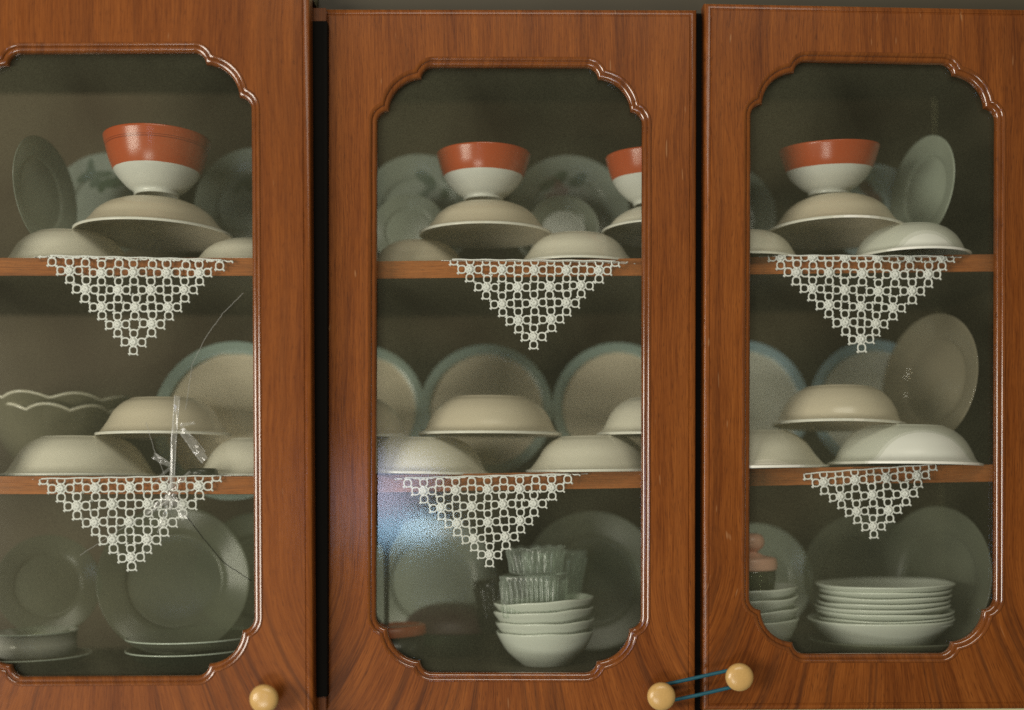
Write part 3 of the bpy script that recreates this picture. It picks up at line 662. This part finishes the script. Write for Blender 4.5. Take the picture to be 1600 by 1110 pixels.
stack_floor(300, 100, .10, .020, 0.002, M['glass_dark'], 'lower dark glass dish at the bottom right of the left door', 'dish', 'glass_dish', .7)
stack_floor(304, 104, .10, .012, .024, M['glass_grey'], 'upper shallow glass dish at the bottom right of the left door', 'dish', 'glass_dish', .7)
me = lathe('jar_lid', [(0, 0), (.0155, 0), (.0165, .0015), (.016, .0065), (.014, .008), (0, .008)], M['black'], 32)
q = P(325, 0, .03); tag(ob('jar_lid', me, None, (q.x, .006, shelf_z(1, 2, q.x, 0) + .001)), 'tiny dark metal lid lying on the left door middle shelf by the doily', 'lid')

# ------------------------------------------------------------------ doilies
TR = 0.00095
def loop_path(cx, cz, a, b, up, n=14):
    """rounded square loop; 'up' = direction of the flatter outer end"""
    pts = []
    for i in range(n):
        t = 2 * math.pi * i / n; c, s = math.cos(t), math.sin(t)
        e = .80; pts.append(Vector((cx + a * math.copysign(abs(c) ** e, c), 0, cz + b * math.copysign(abs(s) ** e, s))))
    return pts
def motif_geo(p, vv, ff, cx=0.0, cz=0.0, jit=0.0, rr=random):
    for dx, dz in ((1, 0), (-1, 0), (0, 1), (0, -1)):
        lx, lz = cx + dx * p * 1.02, cz + dz * p * 1.02
        tube(vv, ff, loop_path(lx, lz, p * .475, p * .475, None), TR * 1.0, 5, True)
        # thick inner end of the petal and two short spokes
        tube(vv, ff, [Vector((cx + dx * p * .30, 0, cz + dz * p * .30)), Vector((cx + dx * p * .62, 0, cz + dz * p * .62))], TR * 1.7, 5)
    for k in range(12):
        a = math.pi / 6 * k + .26
        tube(vv, ff, [Vector((cx + .22 * p * math.cos(a), 0, cz + .22 * p * math.sin(a))), Vector((cx + .60 * p * math.cos(a), 0, cz + .60 * p * math.sin(a)))], TR * .8, 4)
    tube(vv, ff, [Vector((cx + .56 * p * math.cos(t * .5236), -.0003, cz + .56 * p * math.sin(t * .5236))) for t in range(12)], TR * .85, 4, True)
    tube(vv, ff, [Vector((cx + .24 * p * math.cos(t * .785), -.0006, cz + .24 * p * math.sin(t * .785))) for t in range(8)], TR * 1.9, 5, True)
    for sx in (1, -1):                          # corner picots that tie neighbours together
        for sz in (1, -1):
            for (ux, uz) in ((1.5, .5), (.5, 1.5)):
                q = Vector((cx + sx * ux * p, 0, cz + sz * uz * p))
                tube(vv, ff, [q - Vector((TR * 1.0, 0, TR * sz)), q + Vector((TR * 1.0, 0, TR * sz))], TR * 1.15, 4)
def doily(cab, lvl, apex, p_px, rows, edge_px, rot, Yf, label):
    """apex: centre pixel of the lowest motif; the cloth hangs over the shelf edge and folds back on the shelf"""
    s = (D + Yf) / F; p = p_px * s; c = P(apex[0], apex[1], Yf)
    e_z = (HOR - edge_px) * s
    root = thing('doily', label, 'doily', 'white lace doilies hanging from the shelf edges', (c.x + math.sin(R_(rot)) * (e_z - c.z), Yf, e_z), (0, R_(rot), 0))
    drop = (e_z - c.z) / math.cos(R_(rot))      # from the shelf edge to the apex motif
    vv, ff = [], []; motif_geo(p, vv, ff); me = mesh('flower_motif', vv, ff, M['thread'], True)
    rr = random.Random(apex[0]); ph = rr.uniform(0, 6)
    k = 0; fv, fF = [], []
    while True:
        z = -drop + 2 * p * k * 1.02
        if z - 1.5 * p > 4.5 * p or k > 9: break
        for i in range(k + 1):
            x = (i - k / 2) * 4 * p
            if z + 1.55 * p < 0.0 + .0002:
                o = ob('flower_motif', me, root, (x * (1 + .03 * math.sin(z * 55 + ph)) + .0009 * math.sin(z * 70 + ph) + rr.uniform(-.0005, .0005), -.0010 + .0014 * math.sin(x * 60 + z * 40 + ph), z + .0011 * math.sin(x * 34 + ph) + rr.uniform(-.0005, .0005)), (R_(rr.uniform(-3, 3)), R_(rr.uniform(-3.5, 3.5)), R_(rr.uniform(-4, 4) + 5 * math.cos(x * 60 + z * 40 + ph))))
                o.scale = (rr.uniform(.97, 1.04),) * 3
            else: motif_geo(p, fv, fF, x, z)
        k += 1
    b = []
    for v in fv:
        if v.z <= .0015: b.append(Vector((v.x, v.y, v.z)))
        else: b.append(Vector((v.x, .0008 + v.z, .0012 + min(.0009, -v.y * .4))))
    if b: ob('folded_edge', mesh('folded_edge', b, fF, M['thread'], True), root)
    tube(hv := [], hf := [], [Vector((x * .001, -.0004, .0014 + .0003 * math.sin(x * .21))) for x in range(int(-(k - 3) * 2 * p * 1000) - 3, int((k - 3) * 2 * p * 1000) + 4, 4)], TR * .9, 5)
    ob('hem_thread', mesh('hem_thread', hv, hf, M['thread'], True), root)
    return root
doily(1, 1, (209.5, 533), 13.1, 5, 405, 1.4, -.0125, 'white lace doily hanging from the upper shelf in the left door')
doily(1, 2, (205.5, 872), 13.5, 5, 748, -1.0, -.0125, 'white lace doily hanging from the lower shelf in the left door, partly behind crumpled tape')
doily(2, 1, (834.5, 525), 12.6, 5, 409, .5, .0215, 'white lace doily hanging from the upper shelf in the middle door')
doily(2, 2, (765, 867), 12.5, 5, 746, -1.4, .0215, 'white lace doily hanging from the lower shelf in the middle door, beside the bluish reflection')
doily(2, 1, (1345.5, 531), 12.6, 5, 402, .2, .0395, 'white lace doily hanging from the upper shelf in the right door')
doily(2, 2, (1366, 823), 12.2, 4, 735, -4.2, .0395, 'smallest white lace doily, hanging askew from the lower shelf in the right door')

# ------------------------------------------------------------------ crumpled tape and cracks on the left pane
tp = thing('clear_tape', 'crumpled strips of clear tape stuck over the break in the left door pane', 'tape', None, P(270, 765, -.033))
W_t = wm(tp).inverted()
TY = -.0245
def strip(pts, w0, w1, mat, seed=0, curl=.0016, name='tape_strip'):
    rr = random.Random(seed); n = 10; vv, ff = [], []
    p = [P(x, y, TY) for x, y in pts]; L = []
    for i in range(n + 1):
        t = i / n * (len(p) - 1); k = min(int(t), len(p) - 2); L.append(p[k].lerp(p[k + 1], t - k))
    for i, q in enumerate(L):
        d = (L[min(i + 1, n)] - L[max(i - 1, 0)]).normalized(); u = Vector((-d.z, 0, d.x)); w_ = (w0 + (w1 - w0) * i / n) * s1 / 2 * rr.uniform(.85, 1.12)
        y1 = rr.uniform(-1, 0) * curl; y2 = rr.uniform(-1, 0) * curl; y3 = rr.uniform(-1, .0) * curl
        for a_, yy in ((-1, y1), (-.15, y2), (.25, y3), (1, y1 * .5)): vv.append(W_t @ (q + u * w_ * a_ + Vector((0, yy - .0006, 0))))
    for i in range(n):
        for j in range(3): ff.append((i * 4 + j, i * 4 + j + 1, i * 4 + j + 5, i * 4 + j + 4))
    return ob(name, mesh(name, vv, ff, mat, False), tp)
strip([(278, 619), (272, 690), (269, 764)], 9, 8, M['tape'], 1)
strip([(274, 618), (268, 700), (267, 760)], 1.6, 2.2, M['tape_edge'], 2)
strip([(281, 625), (275, 690), (273, 745)], 1.3, 1.5, M['tape_edge'], 3)
strip([(268, 722), (268, 764)], 3.2, 4.0, M['tape_edge'], 12)
strip([(283, 670), (298, 690), (320, 720)], 12, 13, M['tape'], 4)
strip([(286, 670), (303, 684), (321, 706)], 1.4, 1.0, M['tape_edge'], 5)
strip([(281, 676), (297, 698), (317, 724)], 1.0, 1.0, M['tape_edge'], 6)
strip([(241, 712), (254, 722), (268, 728)], 11, 5, M['tape'], 7)
strip([(241, 708), (255, 716), (266, 724)], 1.6, 1.0, M['tape_edge'], 8)
strip([(266, 732), (250, 745), (240, 760)], 5, 2, M['tape'], 9)
strip([(270, 775), (250, 788), (226, 802)], 12, 9, M['tape'], 10)
strip([(266, 780), (248, 792), (230, 803)], 2.8, 1.8, M['tape_edge'], 11)
strip([(262, 785), (256, 808), (246, 833)], 7, 2.0, M['tape'], 13)
strip([(262, 790), (255, 812), (247, 833)], 1.8, 1.2, M['tape_edge'], 14)
strip([(272, 778), (280, 794), (289, 812)], 9, 10, M['tape'], 15)
strip([(276, 778), (287, 795), (292, 808)], 1.6, 1.2, M['tape_edge'], 16)
strip([(272, 762), (284, 750), (298, 737)], 9, 4, M['tape'], 17)
strip([(258, 770), (268, 768), (276, 774)], 12, 12, M['tape'], 18, .003)
strip([(260, 774), (270, 783), (266, 797)], 6, 5, M['tape_edge'], 19, .003)
strip([(281, 665), (293, 663), (305, 661)], 7, 4, M['tape'], 20)
W_d = wm(d1).inverted()
def crack(pts, r, mat, seed):
    rr = random.Random(seed); path = []
    for i in range(len(pts) - 1):
        for k in range(7):
            t = k / 7; path.append(W_d @ (P(pts[i][0] + (pts[i + 1][0] - pts[i][0]) * t + rr.uniform(-.5, .5), pts[i][1] + (pts[i + 1][1] - pts[i][1]) * t + rr.uniform(-.5, .5), TY)))
    path.append(W_d @ P(*pts[-1], TY)); vv, ff = [], []; tube(vv, ff, path, r, 4)
    ob('crack', mesh('crack', vv, ff, mat), d1)
crack([(290, 640), (300, 570), (322, 527), (348, 490), (380, 458)], .00028, M['crack'], 1)
crack([(290, 805), (318, 842), (350, 880), (393, 908)], .00038, M['crack_dark'], 2)
crack([(250, 795), (200, 820), (160, 845), (125, 868)], .00025, M['crack'], 3)
crack([(266, 765), (240, 700), (228, 660)], .00025, M['crack'], 4)
